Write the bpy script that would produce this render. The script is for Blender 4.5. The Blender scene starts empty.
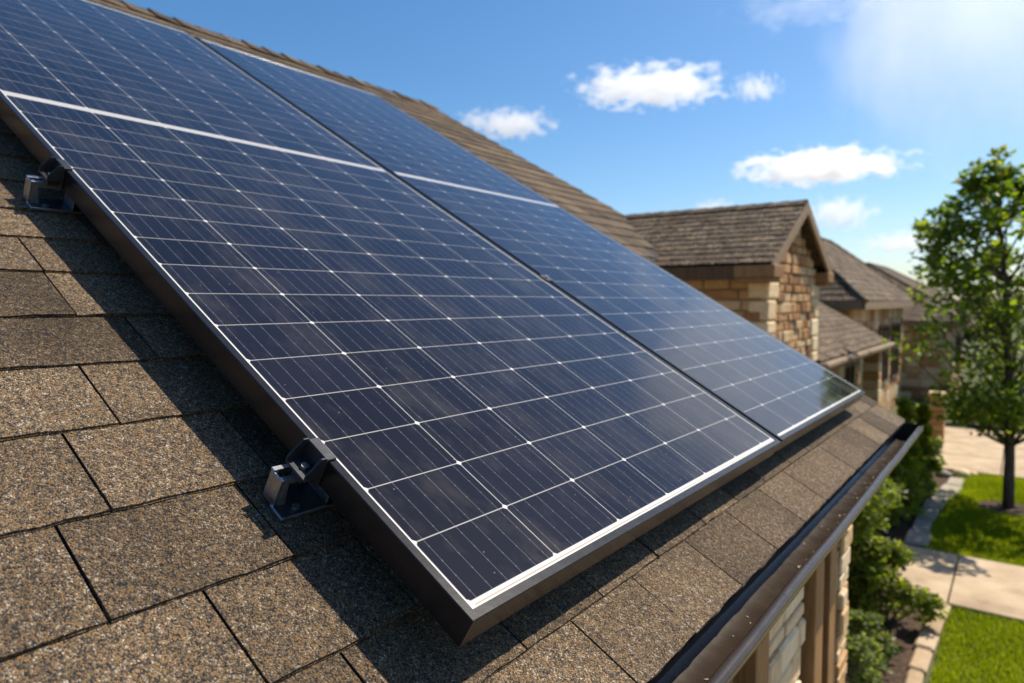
import bpy, math, random
from mathutils import Vector, Matrix
import numpy as np

sc = bpy.context.scene
COL = sc.collection
R = math.radians
random.seed(7)

# ------------------------------------------------------------------ camera
H = 3.2                       # height of the lens above the ground
cd = bpy.data.cameras.new("camera")
cam = bpy.data.objects.new("camera", cd)
COL.objects.link(cam)
cam.location = (0, 0, H)
cam.rotation_euler = (R(90 - 3.338), 0, R(36.747))
cd.sensor_width = 36.0
cd.lens = 681.85 / 1024 * 36
cd.clip_start = 0.02
cd.clip_end = 30000
cd.dof.use_dof = True
cd.dof.focus_distance = 0.92
cd.dof.aperture_fstop = 4.3
sc.camera = cam

# ------------------------------------------------------------------ light
SUN = Vector((0.37, 0.70, 1.03)).normalized()
w = bpy.data.worlds.new("World")
sc.world = w
w.use_nodes = True
nt = w.node_tree
bg = nt.nodes["Background"]
sky = nt.nodes.new("ShaderNodeTexSky")
sky.sky_type = 'NISHITA'
sky.sun_disc = False
sky.sun_elevation = math.asin(SUN.z)
sky.sun_rotation = math.atan2(SUN.x, SUN.y)
sky.air_density = 1.0
sky.dust_density = 1.1
sky.ozone_density = 4.0
sky.altitude = 200
hs = nt.nodes.new("ShaderNodeHueSaturation")        # the photo's colour rendering of the blue
hs.inputs["Saturation"].default_value = 1.24
hs.inputs["Hue"].default_value = 0.497
nt.links.new(sky.outputs[0], hs.inputs["Color"])
nt.links.new(hs.outputs[0], bg.inputs[0])
bg.inputs[1].default_value = 0.106
sd = bpy.data.lights.new("sun", 'SUN')
sd.energy = 5.0
sd.angle = R(0.5)
sd.color = (1.0, 0.90, 0.75)
so = bpy.data.objects.new("sun", sd)
COL.objects.link(so)
so.location = (3, 20, 30)
so.rotation_euler = (-SUN).to_track_quat('-Z', 'Y').to_euler()

vs = sc.view_settings
vs.view_transform = 'Standard'
vs.look = 'None'
vs.exposure = 0.52
vs.gamma = 1.0
vs.use_curve_mapping = False
sc.render.engine = 'CYCLES'
sc.cycles.use_denoising = True
sc.cycles.max_bounces = 24
sc.cycles.volume_bounces = 24
sc.cycles.transparent_max_bounces = 12


# ------------------------------------------------------------------ helpers
class MB:
    """collects faces, each with a tone value; build() links them as ONE mesh object"""
    def __init__(s):
        s.v, s.f, s.t = [], [], []

    def face(s, pts, tone=0.5):
        i = len(s.v)
        s.v += [tuple(p) for p in pts]
        s.f.append(tuple(range(i, i + len(pts))))
        s.t.append(tone)

    def quads(s, verts, faces, tone=0.5):
        i = len(s.v)
        s.v += [tuple(p) for p in verts]
        for f in faces:
            s.f.append(tuple(i + k for k in f))
            s.t.append(tone)

    def box(s, o, a, b, c, tone=0.5, ch=0.0):
        """box from corner o with edge vectors a, b, c (right handed); ch = chamfer of all edges"""
        o, a, b, c = map(Vector, (o, a, b, c))
        if ch <= 0:
            V = [o, o + a, o + a + b, o + b, o + c, o + a + c, o + a + b + c, o + b + c]
            s.quads(V, [(0, 3, 2, 1), (4, 5, 6, 7), (0, 1, 5, 4), (1, 2, 6, 5), (2, 3, 7, 6), (3, 0, 4, 7)], tone)
            return
        la, lb, lc = a.length, b.length, c.length
        ua, ub, uc = a / la, b / lb, c / lc
        ch = min(ch, la * .4, lb * .4, lc * .4)
        ctr = o + (a + b + c) / 2
        idx = {}
        V = []
        for sx in (-1, 1):
            for sy in (-1, 1):
                for sz in (-1, 1):
                    for ax in range(3):
                        h = [la / 2 - ch, lb / 2 - ch, lc / 2 - ch]
                        h[ax] += ch
                        idx[(sx, sy, sz, ax)] = len(V)
                        V.append(ctr + ua * (sx * h[0]) + ub * (sy * h[1]) + uc * (sz * h[2]))
        F = []
        def add(q):
            p = [V[k] for k in q]
            n = (p[1] - p[0]).cross(p[2] - p[0])
            m = sum(p, Vector()) / len(p) - ctr
            F.append(tuple(q) if n.dot(m) > 0 else tuple(reversed(q)))
        for sg in (-1, 1):
            add([idx[(sg, -1, -1, 0)], idx[(sg, 1, -1, 0)], idx[(sg, 1, 1, 0)], idx[(sg, -1, 1, 0)]])
            add([idx[(-1, sg, -1, 1)], idx[(1, sg, -1, 1)], idx[(1, sg, 1, 1)], idx[(-1, sg, 1, 1)]])
            add([idx[(-1, -1, sg, 2)], idx[(1, -1, sg, 2)], idx[(1, 1, sg, 2)], idx[(-1, 1, sg, 2)]])
        for p in (-1, 1):
            for q in (-1, 1):
                add([idx[(p, q, -1, 0)], idx[(p, q, 1, 0)], idx[(p, q, 1, 1)], idx[(p, q, -1, 1)]])
                add([idx[(p, -1, q, 0)], idx[(p, 1, q, 0)], idx[(p, 1, q, 2)], idx[(p, -1, q, 2)]])
                add([idx[(-1, p, q, 1)], idx[(1, p, q, 1)], idx[(1, p, q, 2)], idx[(-1, p, q, 2)]])
                for r in (-1, 1):
                    add([idx[(p, q, r, 0)], idx[(p, q, r, 1)], idx[(p, q, r, 2)]])
        s.quads(V, F, tone)

    def tube(s, pts, rad, seg=8, tone=0.5, cap=True):
        rings = []
        pts = [Vector(p) for p in pts]
        for k, p in enumerate(pts):
            d = (pts[min(k + 1, len(pts) - 1)] - pts[max(k - 1, 0)]).normalized()
            x = d.cross(Vector((0, 0, 1)))
            if x.length < 1e-3:
                x = Vector((1, 0, 0))
            x.normalize()
            y = d.cross(x)
            r = rad[k] if isinstance(rad, (list, tuple)) else rad
            rings.append([p + (x * math.cos(2 * math.pi * j / seg) + y * math.sin(2 * math.pi * j / seg)) * r for j in range(seg)])
        V = [q for r in rings for q in r]
        F = []
        for k in range(len(pts) - 1):
            for j in range(seg):
                a, b = k * seg + j, k * seg + (j + 1) % seg
                F.append((a, a + seg, b + seg, b))
        if cap:
            F.append(tuple(range(seg)))
            F.append(tuple(reversed(range((len(pts) - 1) * seg, len(pts) * seg))))
        s.quads(V, F, tone)

    def build(s, name, mat, parent=None, smooth=False):
        me = bpy.data.meshes.new(name)
        me.from_pydata(s.v, [], s.f)
        at = me.attributes.new("tone", 'FLOAT', 'FACE')
        at.data.foreach_set("value", s.t)
        if smooth:
            me.polygons.foreach_set("use_smooth", [True] * len(me.polygons))
        me.materials.append(mat)
        me.update()
        o = bpy.data.objects.new(name, me)
        COL.objects.link(o)
        if parent:
            o.parent = parent
        return o


def tag(o, label=None, cat=None, group=None, kind=None):
    if label: o["label"] = label
    if cat: o["category"] = cat
    if group: o["group"] = group
    if kind: o["kind"] = kind
    return o


def thing(name, label, cat, loc=(0, 0, 0), group=None, mat=None):
    e = bpy.data.objects.new(name, None)
    COL.objects.link(e)
    e.empty_display_size = 0.2
    if mat is not None:
        e.matrix_world = mat
    else:
        e.location = loc
    return tag(e, label, cat, group)


def part(mb, name, mat, parent, smooth=False):
    """part whose vertices were given in world space: its parent sits somewhere else"""
    o = mb.build(name, mat, None, smooth)
    o.parent = parent
    bpy.context.view_layer.update()
    o.matrix_parent_inverse = parent.matrix_world.inverted()
    return o


def V3(*a): return Vector(a)


# ------------------------------------------------------------------ materials
def mat(name):
    m = bpy.data.materials.new(name)
    m.use_nodes = True
    n = m.node_tree
    return m, n, n.nodes["Principled BSDF"], n.links.new


def N(n, kind, **kw):
    x = n.nodes.new(kind)
    for k, v in kw.items():
        if k.startswith("i_"):
            x.inputs[int(k[2:]) if k[2:].isdigit() else k[2:]].default_value = v
        else:
            setattr(x, k, v)
    return x


def ramp(n, stops, interp='LINEAR'):
    r = n.nodes.new("ShaderNodeValToRGB")
    r.color_ramp.interpolation = interp
    e = r.color_ramp.elements
    while len(e) < len(stops): e.new(0.5)
    for k, (p, c) in enumerate(stops):
        e[k].position = p
        e[k].color = (*c, 1)
    return r


def math_node(n, op, a, b=None, c=None):
    x = n.nodes.new("ShaderNodeMath")
    x.operation = op
    for k, q in enumerate((a, b, c)):
        if q is None: continue
        if isinstance(q, (int, float)): x.inputs[k].default_value = q
        else: n.links.new(q, x.inputs[k])
    return x.outputs[0]


def mixc(n, blend, fac, a, b):
    x = n.nodes.new("ShaderNodeMix")
    x.data_type = 'RGBA'
    x.blend_type = blend
    for sock, q in ((x.inputs[0], fac), (x.inputs[6], a), (x.inputs[7], b)):
        if isinstance(q, (int, float)): sock.default_value = q
        elif isinstance(q, tuple): sock.default_value = (*q, 1)
        else: n.links.new(q, sock)
    return x.outputs[2]


def shingle_mat(name, scale, gran, gain=1.0):
    m, n, b, L = mat(name)
    tc = N(n, "ShaderNodeTexCoord")
    vo = N(n, "ShaderNodeTexVoronoi", i_Scale=scale)
    vo.inputs["Randomness"].default_value = 1
    L(tc.outputs["Object"], vo.inputs["Vector"])
    sep = N(n, "ShaderNodeSeparateColor")
    L(vo.outputs["Color"], sep.inputs[0])
    g = gain
    stops = [(0.0, (.010, .010, .012)), (.2, (.030, .028, .028)), (.38, (.070, .057, .045)), (.54, (.125, .090, .055)),
             (.70, (.18, .122, .066)), (.82, (.235, .135, .058)), (.92, (.23, .195, .155)), (1.0, (.40, .35, .28))]
    r1 = ramp(n, [(p, tuple(x * g for x in c)) for p, c in stops])
    # clump the granule colours a little
    nz = N(n, "ShaderNodeTexNoise", i_Scale=scale * .22)
    nz.inputs["Detail"].default_value = 3
    L(tc.outputs["Object"], nz.inputs["Vector"])
    f = math_node(n, 'ADD', math_node(n, 'MULTIPLY', sep.outputs[0], .86), math_node(n, 'MULTIPLY', math_node(n, 'SUBTRACT', nz.outputs[0], .38), .8))
    L(f, r1.inputs[0])
    # broad tone: blotches and tab to tab
    n2 = N(n, "ShaderNodeTexNoise", i_Scale=6.0)
    n2.inputs["Detail"].default_value = 4
    L(tc.outputs["Object"], n2.inputs["Vector"])
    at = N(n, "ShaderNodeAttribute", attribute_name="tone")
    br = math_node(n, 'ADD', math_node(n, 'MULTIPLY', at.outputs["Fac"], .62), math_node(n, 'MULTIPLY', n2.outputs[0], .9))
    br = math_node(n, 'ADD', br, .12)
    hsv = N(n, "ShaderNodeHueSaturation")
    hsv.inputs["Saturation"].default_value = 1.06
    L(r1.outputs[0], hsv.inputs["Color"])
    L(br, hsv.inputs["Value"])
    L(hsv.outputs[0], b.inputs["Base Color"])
    b.inputs["Roughness"].default_value = .88
    b.inputs["Specular IOR Level"].default_value = .25
    bp = N(n, "ShaderNodeBump", i_Strength=gran)
    bp.inputs["Distance"].default_value = .0022
    hgt = math_node(n, 'SUBTRACT', math_node(n, 'ADD', math_node(n, 'MULTIPLY', sep.outputs[1], .8), nz.outputs[0]), math_node(n, 'MULTIPLY', vo.outputs["Distance"], .9))
    L(hgt, bp.inputs["Height"])
    L(bp.outputs[0], b.inputs["Normal"])
    return m


def metal_mat(name, col, rough, metallic=1.0, scratch=0.25, dirt=(.12, .09, .06), dirt_amt=0.3, sc_=30):
    m, n, b, L = mat(name)
    tc = N(n, "ShaderNodeTexCoord")
    nz = N(n, "ShaderNodeTexNoise", i_Scale=sc_)
    nz.inputs["Detail"].default_value = 8
    nz.inputs["Roughness"].default_value = .65
    L(tc.outputs["Object"], nz.inputs["Vector"])
    mr = ramp(n, [(.45, (0, 0, 0)), (.75, (1, 1, 1))])
    L(nz.outputs[0], mr.inputs[0])
    f = math_node(n, 'MULTIPLY', mr.outputs[0], dirt_amt)
    L(mixc(n, 'MIX', f, col, dirt), b.inputs["Base Color"])
    L(math_node(n, 'MULTIPLY_ADD', nz.outputs[0], scratch, rough - scratch * .4), b.inputs["Roughness"])
    L(math_node(n, 'MULTIPLY_ADD', f, -metallic, metallic), b.inputs["Metallic"])
    bp = N(n, "ShaderNodeBump", i_Strength=.08)
    bp.inputs["Distance"].default_value = .002
    L(nz.outputs[0], bp.inputs["Height"])
    L(bp.outputs[0], b.inputs["Normal"])
    return m


def rough_mat(name, stops, scale, rough=.85, bump=.3, dist=.01, stretch=(1, 1, 1), tone=0.0, detail=8):
    """noise coloured rough surface; tone mixes in the per face value"""
    m, n, b, L = mat(name)
    tc = N(n, "ShaderNodeTexCoord")
    mp = N(n, "ShaderNodeMapping")
    mp.inputs["Scale"].default_value = stretch
    L(tc.outputs["Object"], mp.inputs[0])
    nz = N(n, "ShaderNodeTexNoise", i_Scale=scale)
    nz.inputs["Detail"].default_value = detail
    nz.inputs["Roughness"].default_value = .62
    L(mp.outputs[0], nz.inputs["Vector"])
    r = ramp(n, stops)
    if tone > 0:
        at = N(n, "ShaderNodeAttribute", attribute_name="tone")
        f = math_node(n, 'ADD', math_node(n, 'MULTIPLY', at.outputs["Fac"], tone), math_node(n, 'MULTIPLY', nz.outputs[0], 1 - tone))
        L(f, r.inputs[0])
    else:
        L(nz.outputs[0], r.inputs[0])
    L(r.outputs[0], b.inputs["Base Color"])
    b.inputs["Roughness"].default_value = rough
    b.inputs["Specular IOR Level"].default_value = .3
    bp = N(n, "ShaderNodeBump", i_Strength=bump)
    bp.inputs["Distance"].default_value = dist
    L(nz.outputs[0], bp.inputs["Height"])
    L(bp.outputs[0], b.inputs["Normal"])
    return m


def leaf_mat(name, stops, rough=.45, trans=.35):
    m, n, b, L = mat(name)
    at = N(n, "ShaderNodeAttribute", attribute_name="tone")
    r = ramp(n, stops)
    L(at.outputs["Fac"], r.inputs[0])
    L(r.outputs[0], b.inputs["Base Color"])
    b.inputs["Roughness"].default_value = rough
    b.inputs["Specular IOR Level"].default_value = .3
    tr = N(n, "ShaderNodeBsdfTranslucent")
    L(mixc(n, 'MULTIPLY', 1.0, r.outputs[0], (2.1, 2.2, .7)), tr.inputs[0])
    mx = N(n, "ShaderNodeMixShader", i_0=trans)
    L(b.outputs[0], mx.inputs[1])
    L(tr.outputs[0], mx.inputs[2])
    L(mx.outputs[0], n.nodes["Material Output"].inputs[0])
    return m


def cell_mat(name, x0, pu, x1, y0, pv, yb0, yb1, y1):
    """silicon cells on a white sheet under glass, laid out in the panel's own metres"""
    m, n, b, L = mat(name)
    tc = N(n, "ShaderNodeTexCoord")
    sp = N(n, "ShaderNodeSeparateXYZ")
    L(tc.outputs["Object"], sp.inputs[0])
    M = lambda op, a, bb=None, c=None: math_node(n, op, a, bb, c)
    X, Y = sp.outputs[0], sp.outputs[1]
    cu = M('DIVIDE', M('SUBTRACT', X, x0), pu)
    upper = M('GREATER_THAN', Y, (yb0 + yb1) / 2)
    yo = M('SUBTRACT', Y, M('MULTIPLY_ADD', upper, yb1 - y0, y0))
    pv2 = (y1 - yb1) / 16
    cv = M('DIVIDE', yo, M('MULTIPLY_ADD', upper, pv2 - pv, pv))
    fu, fv = M('FRACT', cu), M('FRACT', cv)
    du = M('MULTIPLY', M('MINIMUM', fu, M('SUBTRACT', 1.0, fu)), pu)
    dv = M('MULTIPLY', M('MINIMUM', fv, M('SUBTRACT', 1.0, fv)), pv)
    gap = M('MAXIMUM', M('LESS_THAN', du, .0010), M('LESS_THAN', dv, .0009))
    gap = M('MAXIMUM', gap, M('LESS_THAN', M('ADD', du, dv), .0060))
    mar = M('MAXIMUM', M('LESS_THAN', X, x0), M('GREATER_THAN', X, x1))
    mar = M('MAXIMUM', mar, M('MAXIMUM', M('LESS_THAN', Y, y0), M('GREATER_THAN', Y, y1)))
    bar = M('MULTIPLY', M('GREATER_THAN', Y, yb0), M('LESS_THAN', Y, yb1))
    mar = M('MAXIMUM', mar, bar)
    node = M('LESS_THAN', M('ADD', du, dv), .0045)
    mar = M('MAXIMUM', mar, node)
    white = M('MAXIMUM', gap, mar)
    rib = M('MULTIPLY', M('GREATER_THAN', Y, y0 - .0072), M('LESS_THAN', Y, y0 - .0045))
    rib = M('MAXIMUM', rib, M('LESS_THAN', M('ABSOLUTE', M('SUBTRACT', Y, yb0 + (yb1 - yb0) * .3)), .0016))
    rib = M('MAXIMUM', rib, M('LESS_THAN', M('ABSOLUTE', M('SUBTRACT', Y, yb0 + (yb1 - yb0) * .72)), .0016))
    rib = M('MULTIPLY', rib, M('MULTIPLY', M('GREATER_THAN', X, x0 + .006), M('LESS_THAN', X, x1 - .006)))
    # bus ribbons, six to a cell, and the hair-thin fingers across them
    fb = M('FRACT', M('ADD', M('MULTIPLY', cu, 6.0), .5))
    db = M('MULTIPLY', M('MINIMUM', fb, M('SUBTRACT', 1.0, fb)), pu / 6)
    bus = M('LESS_THAN', db, .00052)
    # solder pads on the ribbons
    fp = M('FRACT', M('MULTIPLY', cv, 4.0))
    pad = M('MULTIPLY', M('LESS_THAN', db, .0009), M('LESS_THAN', M('ABSOLUTE', M('SUBTRACT', fp, .5)), .06))
    bus = M('MAXIMUM', M('MULTIPLY', bus, .22), M('MULTIPLY', pad, .26))
    # cell colour: one value per cell
    cmb = N(n, "ShaderNodeCombineXYZ")
    L(M('FLOOR', cu), cmb.inputs[0]); L(M('FLOOR', cv), cmb.inputs[1]); L(upper, cmb.inputs[2])
    wn = N(n, "ShaderNodeTexWhiteNoise")
    L(cmb.outputs[0], wn.inputs["Vector"])
    nz = N(n, "ShaderNodeTexNoise", i_Scale=900)
    L(tc.outputs["Object"], nz.inputs["Vector"])
    base = ramp(n, [(0, (.0028, .0025, .0042)), (1, (.0105, .0098, .0165))])
    L(M('ADD', M('MULTIPLY', wn.outputs[0], .6), M('MULTIPLY', nz.outputs[0], .5)), base.inputs[0])
    c1 = mixc(n, 'MIX', bus, base.outputs[0], (.36, .37, .40))
    c2 = mixc(n, 'MIX', white, c1, mixc(n, 'MIX', bar, mixc(n, 'MIX', mar, (.32, .31, .29), (.66, .65, .62)), (.46, .45, .44)))
    c2 = mixc(n, 'MIX', rib, c2, (.40, .35, .28))
    # thin dust film, thicker in streaks and near the low edge
    dn_ = N(n, "ShaderNodeTexNoise", i_Scale=5)
    dn_.inputs["Detail"].default_value = 9
    dn_.inputs["Roughness"].default_value = .7
    mp = N(n, "ShaderNodeMapping")
    mp.inputs["Scale"].default_value = (1.6, .8, 1)
    L(tc.outputs["Object"], mp.inputs[0]); L(mp.outputs[0], dn_.inputs["Vector"])
    dr = ramp(n, [(.48, (0, 0, 0)), (.8, (1, 1, 1))])
    L(dn_.outputs[0], dr.inputs[0])
    spk = N(n, "ShaderNodeTexVoronoi", i_Scale=70)
    L(tc.outputs["Object"], spk.inputs["Vector"])
    sps = N(n, "ShaderNodeSeparateColor"); L(spk.outputs["Color"], sps.inputs[0])
    spot = M('MULTIPLY', M('LESS_THAN', spk.outputs["Distance"], .09), M('GREATER_THAN', sps.outputs[0], .86))
    dust = M('MAXIMUM', M('MULTIPLY', dr.outputs[0], .09), M('MULTIPLY', spot, .3))
    edge = M('MULTIPLY', M('SUBTRACT', 1.0, M('DIVIDE', M('SUBTRACT', Y, .012), .075)), M('MULTIPLY', dr.outputs[0], .22))
    edge.node.use_clamp = True
    dust = M('ADD', M('MAXIMUM', dust, edge), .004)
    c3 = mixc(n, 'MIX', dust, c2, (.42, .36, .29))
    L(c3, b.inputs["Base Color"])
    L(M('MULTIPLY_ADD', dr.outputs[0], .10, .045), b.inputs["Roughness"])
    b.inputs["IOR"].default_value = 1.5
    b.inputs["Specular IOR Level"].default_value = .24
    bp = N(n, "ShaderNodeBump", i_Strength=.012)
    bp.inputs["Distance"].default_value = .002
    L(dn_.outputs[0], bp.inputs["Height"])
    L(bp.outputs[0], b.inputs["Normal"])
    return m


M = {}
M['shingle'] = shingle_mat("asphalt_shingle", 540, .8)
M['shingle_far'] = shingle_mat("weathered_shingle", 60, .5, .95)
M['deck'] = rough_mat("roof_felt", [(.3, (.006, .006, .007)), (.7, (.014, .013, .013))], 60)
M['frame'] = metal_mat("dark_anodised_aluminium", (.012, .012, .014), .24, .10, .10, (.03, .026, .02), .2, 45)
M['frame'].node_tree.nodes["Principled BSDF"].inputs["Specular IOR Level"].default_value = .28
M['steel'] = metal_mat("galvanised_steel", (.50, .51, .53), .30, 1.0, .22, (.07, .06, .05), .55, 70)
M['blacksteel'] = metal_mat("black_steel", (.045, .047, .055), .40, .6, .25, (.05, .045, .04), .4, 70)
M['gutter'] = metal_mat("brown_painted_gutter", (.034, .025, .019), .26, .0, .2, (.07, .053, .038), .35, 16)
M['gutter'].node_tree.nodes["Principled BSDF"].inputs["Specular IOR Level"].default_value = .3
M['trim'] = rough_mat("brown_stained_wood", [(.25, (.13, .068, .028)), (.5, (.24, .13, .055)), (.75, (.34, .195, .09))], 14, .6, .3, .004, (6, 6, .5))
M['darkwood'] = rough_mat("dark_stained_wood", [(.25, (.05, .028, .014)), (.75, (.13, .075, .038))], 14, .6, .3, .004, (4, 4, .5))
M['board'] = rough_mat("weathered_tan_board", [(.25, (.17, .115, .068)), (.75, (.28, .20, .125))], 9, .7, .25, .004, (1, 1, 4))
M['stone'] = rough_mat("limestone", [(.15, (.15, .075, .035)), (.32, (.33, .165, .07)), (.48, (.44, .26, .12)), (.62, (.52, .37, .21)), (.8, (.62, .51, .34))], 14, .9, 1.0, .015, tone=.58)
M['cream'] = rough_mat("cream_limestone", [(.2, (.44, .29, .15)), (.5, (.66, .50, .30)), (.8, (.78, .66, .46))], 16, .9, 1.0, .015, tone=.45)
M['mortar'] = rough_mat("mortar", [(.3, (.30, .235, .16)), (.7, (.46, .39, .29))], 30, .95, .5, .006)
M['concrete'] = rough_mat("tan_concrete", [(.25, (.25, .18, .115)), (.5, (.42, .32, .21)), (.75, (.53, .425, .295))], 2.3, .9, .15, .004, detail=12)
M['flag'] = rough_mat("grey_flagstone", [(.2, (.20, .17, .14)), (.8, (.40, .35, .29))], 4, .9, .4, .01, tone=.5)
M['edge'] = rough_mat("tan_edging_stone", [(.2, (.25, .17, .10)), (.5, (.40, .29, .18)), (.8, (.50, .39, .26))], 11, .9, .8, .012, tone=.35)
M['soil'] = rough_mat("bark_mulch", [(.3, (.028, .018, .012)), (.5, (.065, .040, .025)), (.7, (.13, .085, .055))], 26, .95, 1.0, .03)
M['turf'] = rough_mat("turf_soil", [(.3, (.075, .095, .006)), (.7, (.115, .135, .010))], 12, .95, .5, .02)
M['earth'] = rough_mat("ground_cover", [(.3, (.04, .06, .018)), (.5, (.075, .085, .03)), (.7, (.12, .11, .055))], .5, .95, .3, .05)
M['bark'] = rough_mat("bark", [(.3, (.05, .036, .026)), (.7, (.13, .10, .075))], 12, .9, .8, .01, (3, 3, .6))
G_ = [(0, (.04, .07, .008)), (.35, (.08, .125, .012)), (.65, (.13, .175, .018)), (.88, (.19, .21, .025)), (1, (.25, .23, .07))]
M['leaf'] = leaf_mat("tree_leaf", G_, .4, .6)
M['leaf_dark'] = leaf_mat("dark_leaf", [(0, (.012, .026, .008)), (.5, (.028, .055, .014)), (1, (.06, .10, .022))], .4)
M['leaf_bush'] = leaf_mat("shrub_leaf", [(0, (.06, .088, .014)), (.5, (.13, .165, .026)), (.85, (.20, .22, .04)), (1, (.27, .26, .08))], .4, .6)
M['leaf_pale'] = leaf_mat("pale_leaf", [(0, (.06, .09, .022)), (.5, (.13, .165, .045)), (1, (.22, .23, .09))], .45, .5)
M['leaf_lime'] = leaf_mat("lime_leaf", [(0, (.09, .13, .012)), (.5, (.17, .21, .02)), (1, (.25, .27, .035))], .45, .6)
M['grass'] = leaf_mat("grass_blade", [(0, (.085, .115, .004)), (.5, (.15, .185, .006)), (1, (.21, .23, .012))], .5, .5)
m, n_, b_, L_ = mat("window_glass"); b_.inputs["Base Color"].default_value = (.012, .014, .016, 1); b_.inputs["Roughness"].default_value = .05; M['pane'] = m
m, n_, b_, L_ = mat("sealant"); b_.inputs["Base Color"].default_value = (.012, .012, .012, 1); b_.inputs["Roughness"].default_value = .5; M['seal'] = m

# ------------------------------------------------------------------ roof frame
S = .55                                    # metres to one unit of the layout
A = R(30.5)
NRM = V3(math.sin(A), 0, math.cos(A))      # roof normal
DN = V3(math.cos(A), 0, -math.sin(A))      # down the slope
UU = V3(0, 1, 0)                           # along the eave
CAM = V3(0, 0, H)
HR = 1.18                                  # roof surface below the lens, along its normal
HP = 1.00                                  # glass of the panels


def roof(d, u, h=HR):
    return CAM + (NRM * -h + DN * d + UU * u) * S


# ------------------------------------------------------------------ shingled slope
def shingles(mb, org, ud, dd, nn, rows, ulo, uhi, tabw, thick0, gap, offs=None, jit=.15, wob=.0, nseg=3, rnd=None, lam=0.0):
    """courses of tabs laid on a slope.  rows: distances down the slope from org, low to high on the roof.
    ulo(d), uhi(d): ends of a course; every tab is a thin wedge with a thick butt end"""
    rnd = rnd or random.Random(3)
    for k in range(len(rows) - 1):
        d0, d1 = rows[k], rows[k + 1]             # d0 lower (further down), d1 upper
        thick = thick0 * (1.15 if lam and k > 11 else 1)
        a0, b0, a1, b1 = ulo(d0), uhi(d0), ulo(d1), uhi(d1)
        lo, hi = min(a0, a1), max(b0, b1)
        o = offs[k] if offs and k < len(offs) and offs[k] is not None else lo + rnd.random() * tabw
        u = o - tabw * (math.ceil((o - lo) / tabw) + 1)
        while u < hi:
            un = u + tabw * (1 + rnd.uniform(-jit, jit) * (0 if (offs and k < len(offs) and abs(u - o) < 1e-6) else 1))
            if abs(un - o) < tabw * .5: un = o
            tone = rnd.random()
            l0, r0 = max(u + gap / 2, a0), min(un - gap / 2, b0)
            l1, r1 = max(u + gap / 2, a1), min(un - gap / 2, b1)
            if r0 - l0 > .02 * tabw and r1 - l1 > .0:
                top, bot, front = [], [], []
                for j in range(nseg + 1):
                    f = j / nseg
                    w0 = rnd.uniform(-wob, wob)
                    tk = thick * rnd.uniform(.72, 1.2)
                    pl = org + ud * (l0 + (r0 - l0) * f) + dd * (d0 + w0)
                    pu_ = org + ud * (l1 + (r1 - l1) * f) + dd * (d1 - abs(d1 - d0) * .12)
                    bot.append(pl + nn * tk)
                    front.append(pl + nn * (thick * .05))
                    top.append(pu_ + nn * (thick * .12))
                if lam:
                    e = [lam * rnd.uniform(.2, 1.5) for _ in bot]
                    la = [b_ - nn * thick * .5 for b_ in bot]
                    lb = [b_ - nn * thick * .5 + dd * q for b_, q in zip(bot, e)]
                    lc = [f_ + dd * q for f_, q in zip(front, e)]
                    for j in range(nseg):
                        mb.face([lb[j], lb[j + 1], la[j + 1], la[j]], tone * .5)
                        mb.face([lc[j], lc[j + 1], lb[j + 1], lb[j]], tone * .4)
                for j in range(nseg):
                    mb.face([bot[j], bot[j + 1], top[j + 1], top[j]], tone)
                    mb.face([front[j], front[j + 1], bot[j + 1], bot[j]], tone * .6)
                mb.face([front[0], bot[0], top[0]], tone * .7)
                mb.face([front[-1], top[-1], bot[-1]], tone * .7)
            u = un


# ------------------------------------------------------------------ coursed stone
def stone_wall(mb, mo, o, ud, nn, width, z0, z1, top=None, rnd=None, hmin=.09, hmax=.22, lmin=.14, lmax=.46, deep=.03, lo=0.0, hi=1.0):
    """random ashlar on a vertical face: blocks into mb, the mortar sheet behind into mo.
    top(u) limits the height under a gable"""
    rnd = rnd or random.Random(1)
    o, ud, nn = Vector(o), Vector(ud), Vector(nn)
    up = V3(0, 0, 1)
    z = z0
    while z < z1 - .02:
        h = min(rnd.uniform(hmin, hmax), z1 - z)
        if z1 - z - h < hmin * .6: h = z1 - z
        u = 0.0
        while u < width - .01:
            l = rnd.uniform(lmin, lmax)
            if width - u - l < lmin * .7: l = width - u
            l = min(l, width - u)
            zt = z + h
            if top:
                zt = min(zt, top(u + .02), top(u + l - .02))
            if zt - z > .04:
                g = .006
                d = deep * rnd.uniform(.5, 1.2)
                p = o + ud * (u + g) + up * (z + g)
                c = nn * d
                a, b = ud * (l - 2 * g), up * (zt - z - 2 * g)
                if a.cross(b).dot(c) < 0: a, p = -a, p + a
                mb.box(p, a, b, c, lo + (hi - lo) * rnd.random(), min(.012, .09 * h))
            u += l
        z += h
    if top:
        k = 12
        pts = [o + up * z0, o + ud * width + up * z0] + [o + ud * (width * (1 - j / k)) + up * top(width * (1 - j / k)) for j in range(k + 1)]
        mo.face(pts if ud.cross(up).dot(nn) > 0 else list(reversed(pts)))
    else:
        pts = [o + up * z0, o + ud * width + up * z0, o + ud * width + up * z1, o + up * z1]
        mo.face(pts if ud.cross(up).dot(nn) > 0 else list(reversed(pts)))


# ------------------------------------------------------------------ ground
def sheet(name, pts, z, m, kind='structure', thick=0.0):
    mb = MB()
    mb.face([V3(x, y, z) for x, y in pts])
    if thick:
        for k in range(len(pts)):
            (x0, y0), (x1, y1) = pts[k], pts[(k + 1) % len(pts)]
            mb.face([V3(x0, y0, z - thick), V3(x1, y1, z - thick), V3(x1, y1, z), V3(x0, y0, z)])
    o = mb.build(name, m)
    return tag(o, kind=kind) if kind else o

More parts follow.
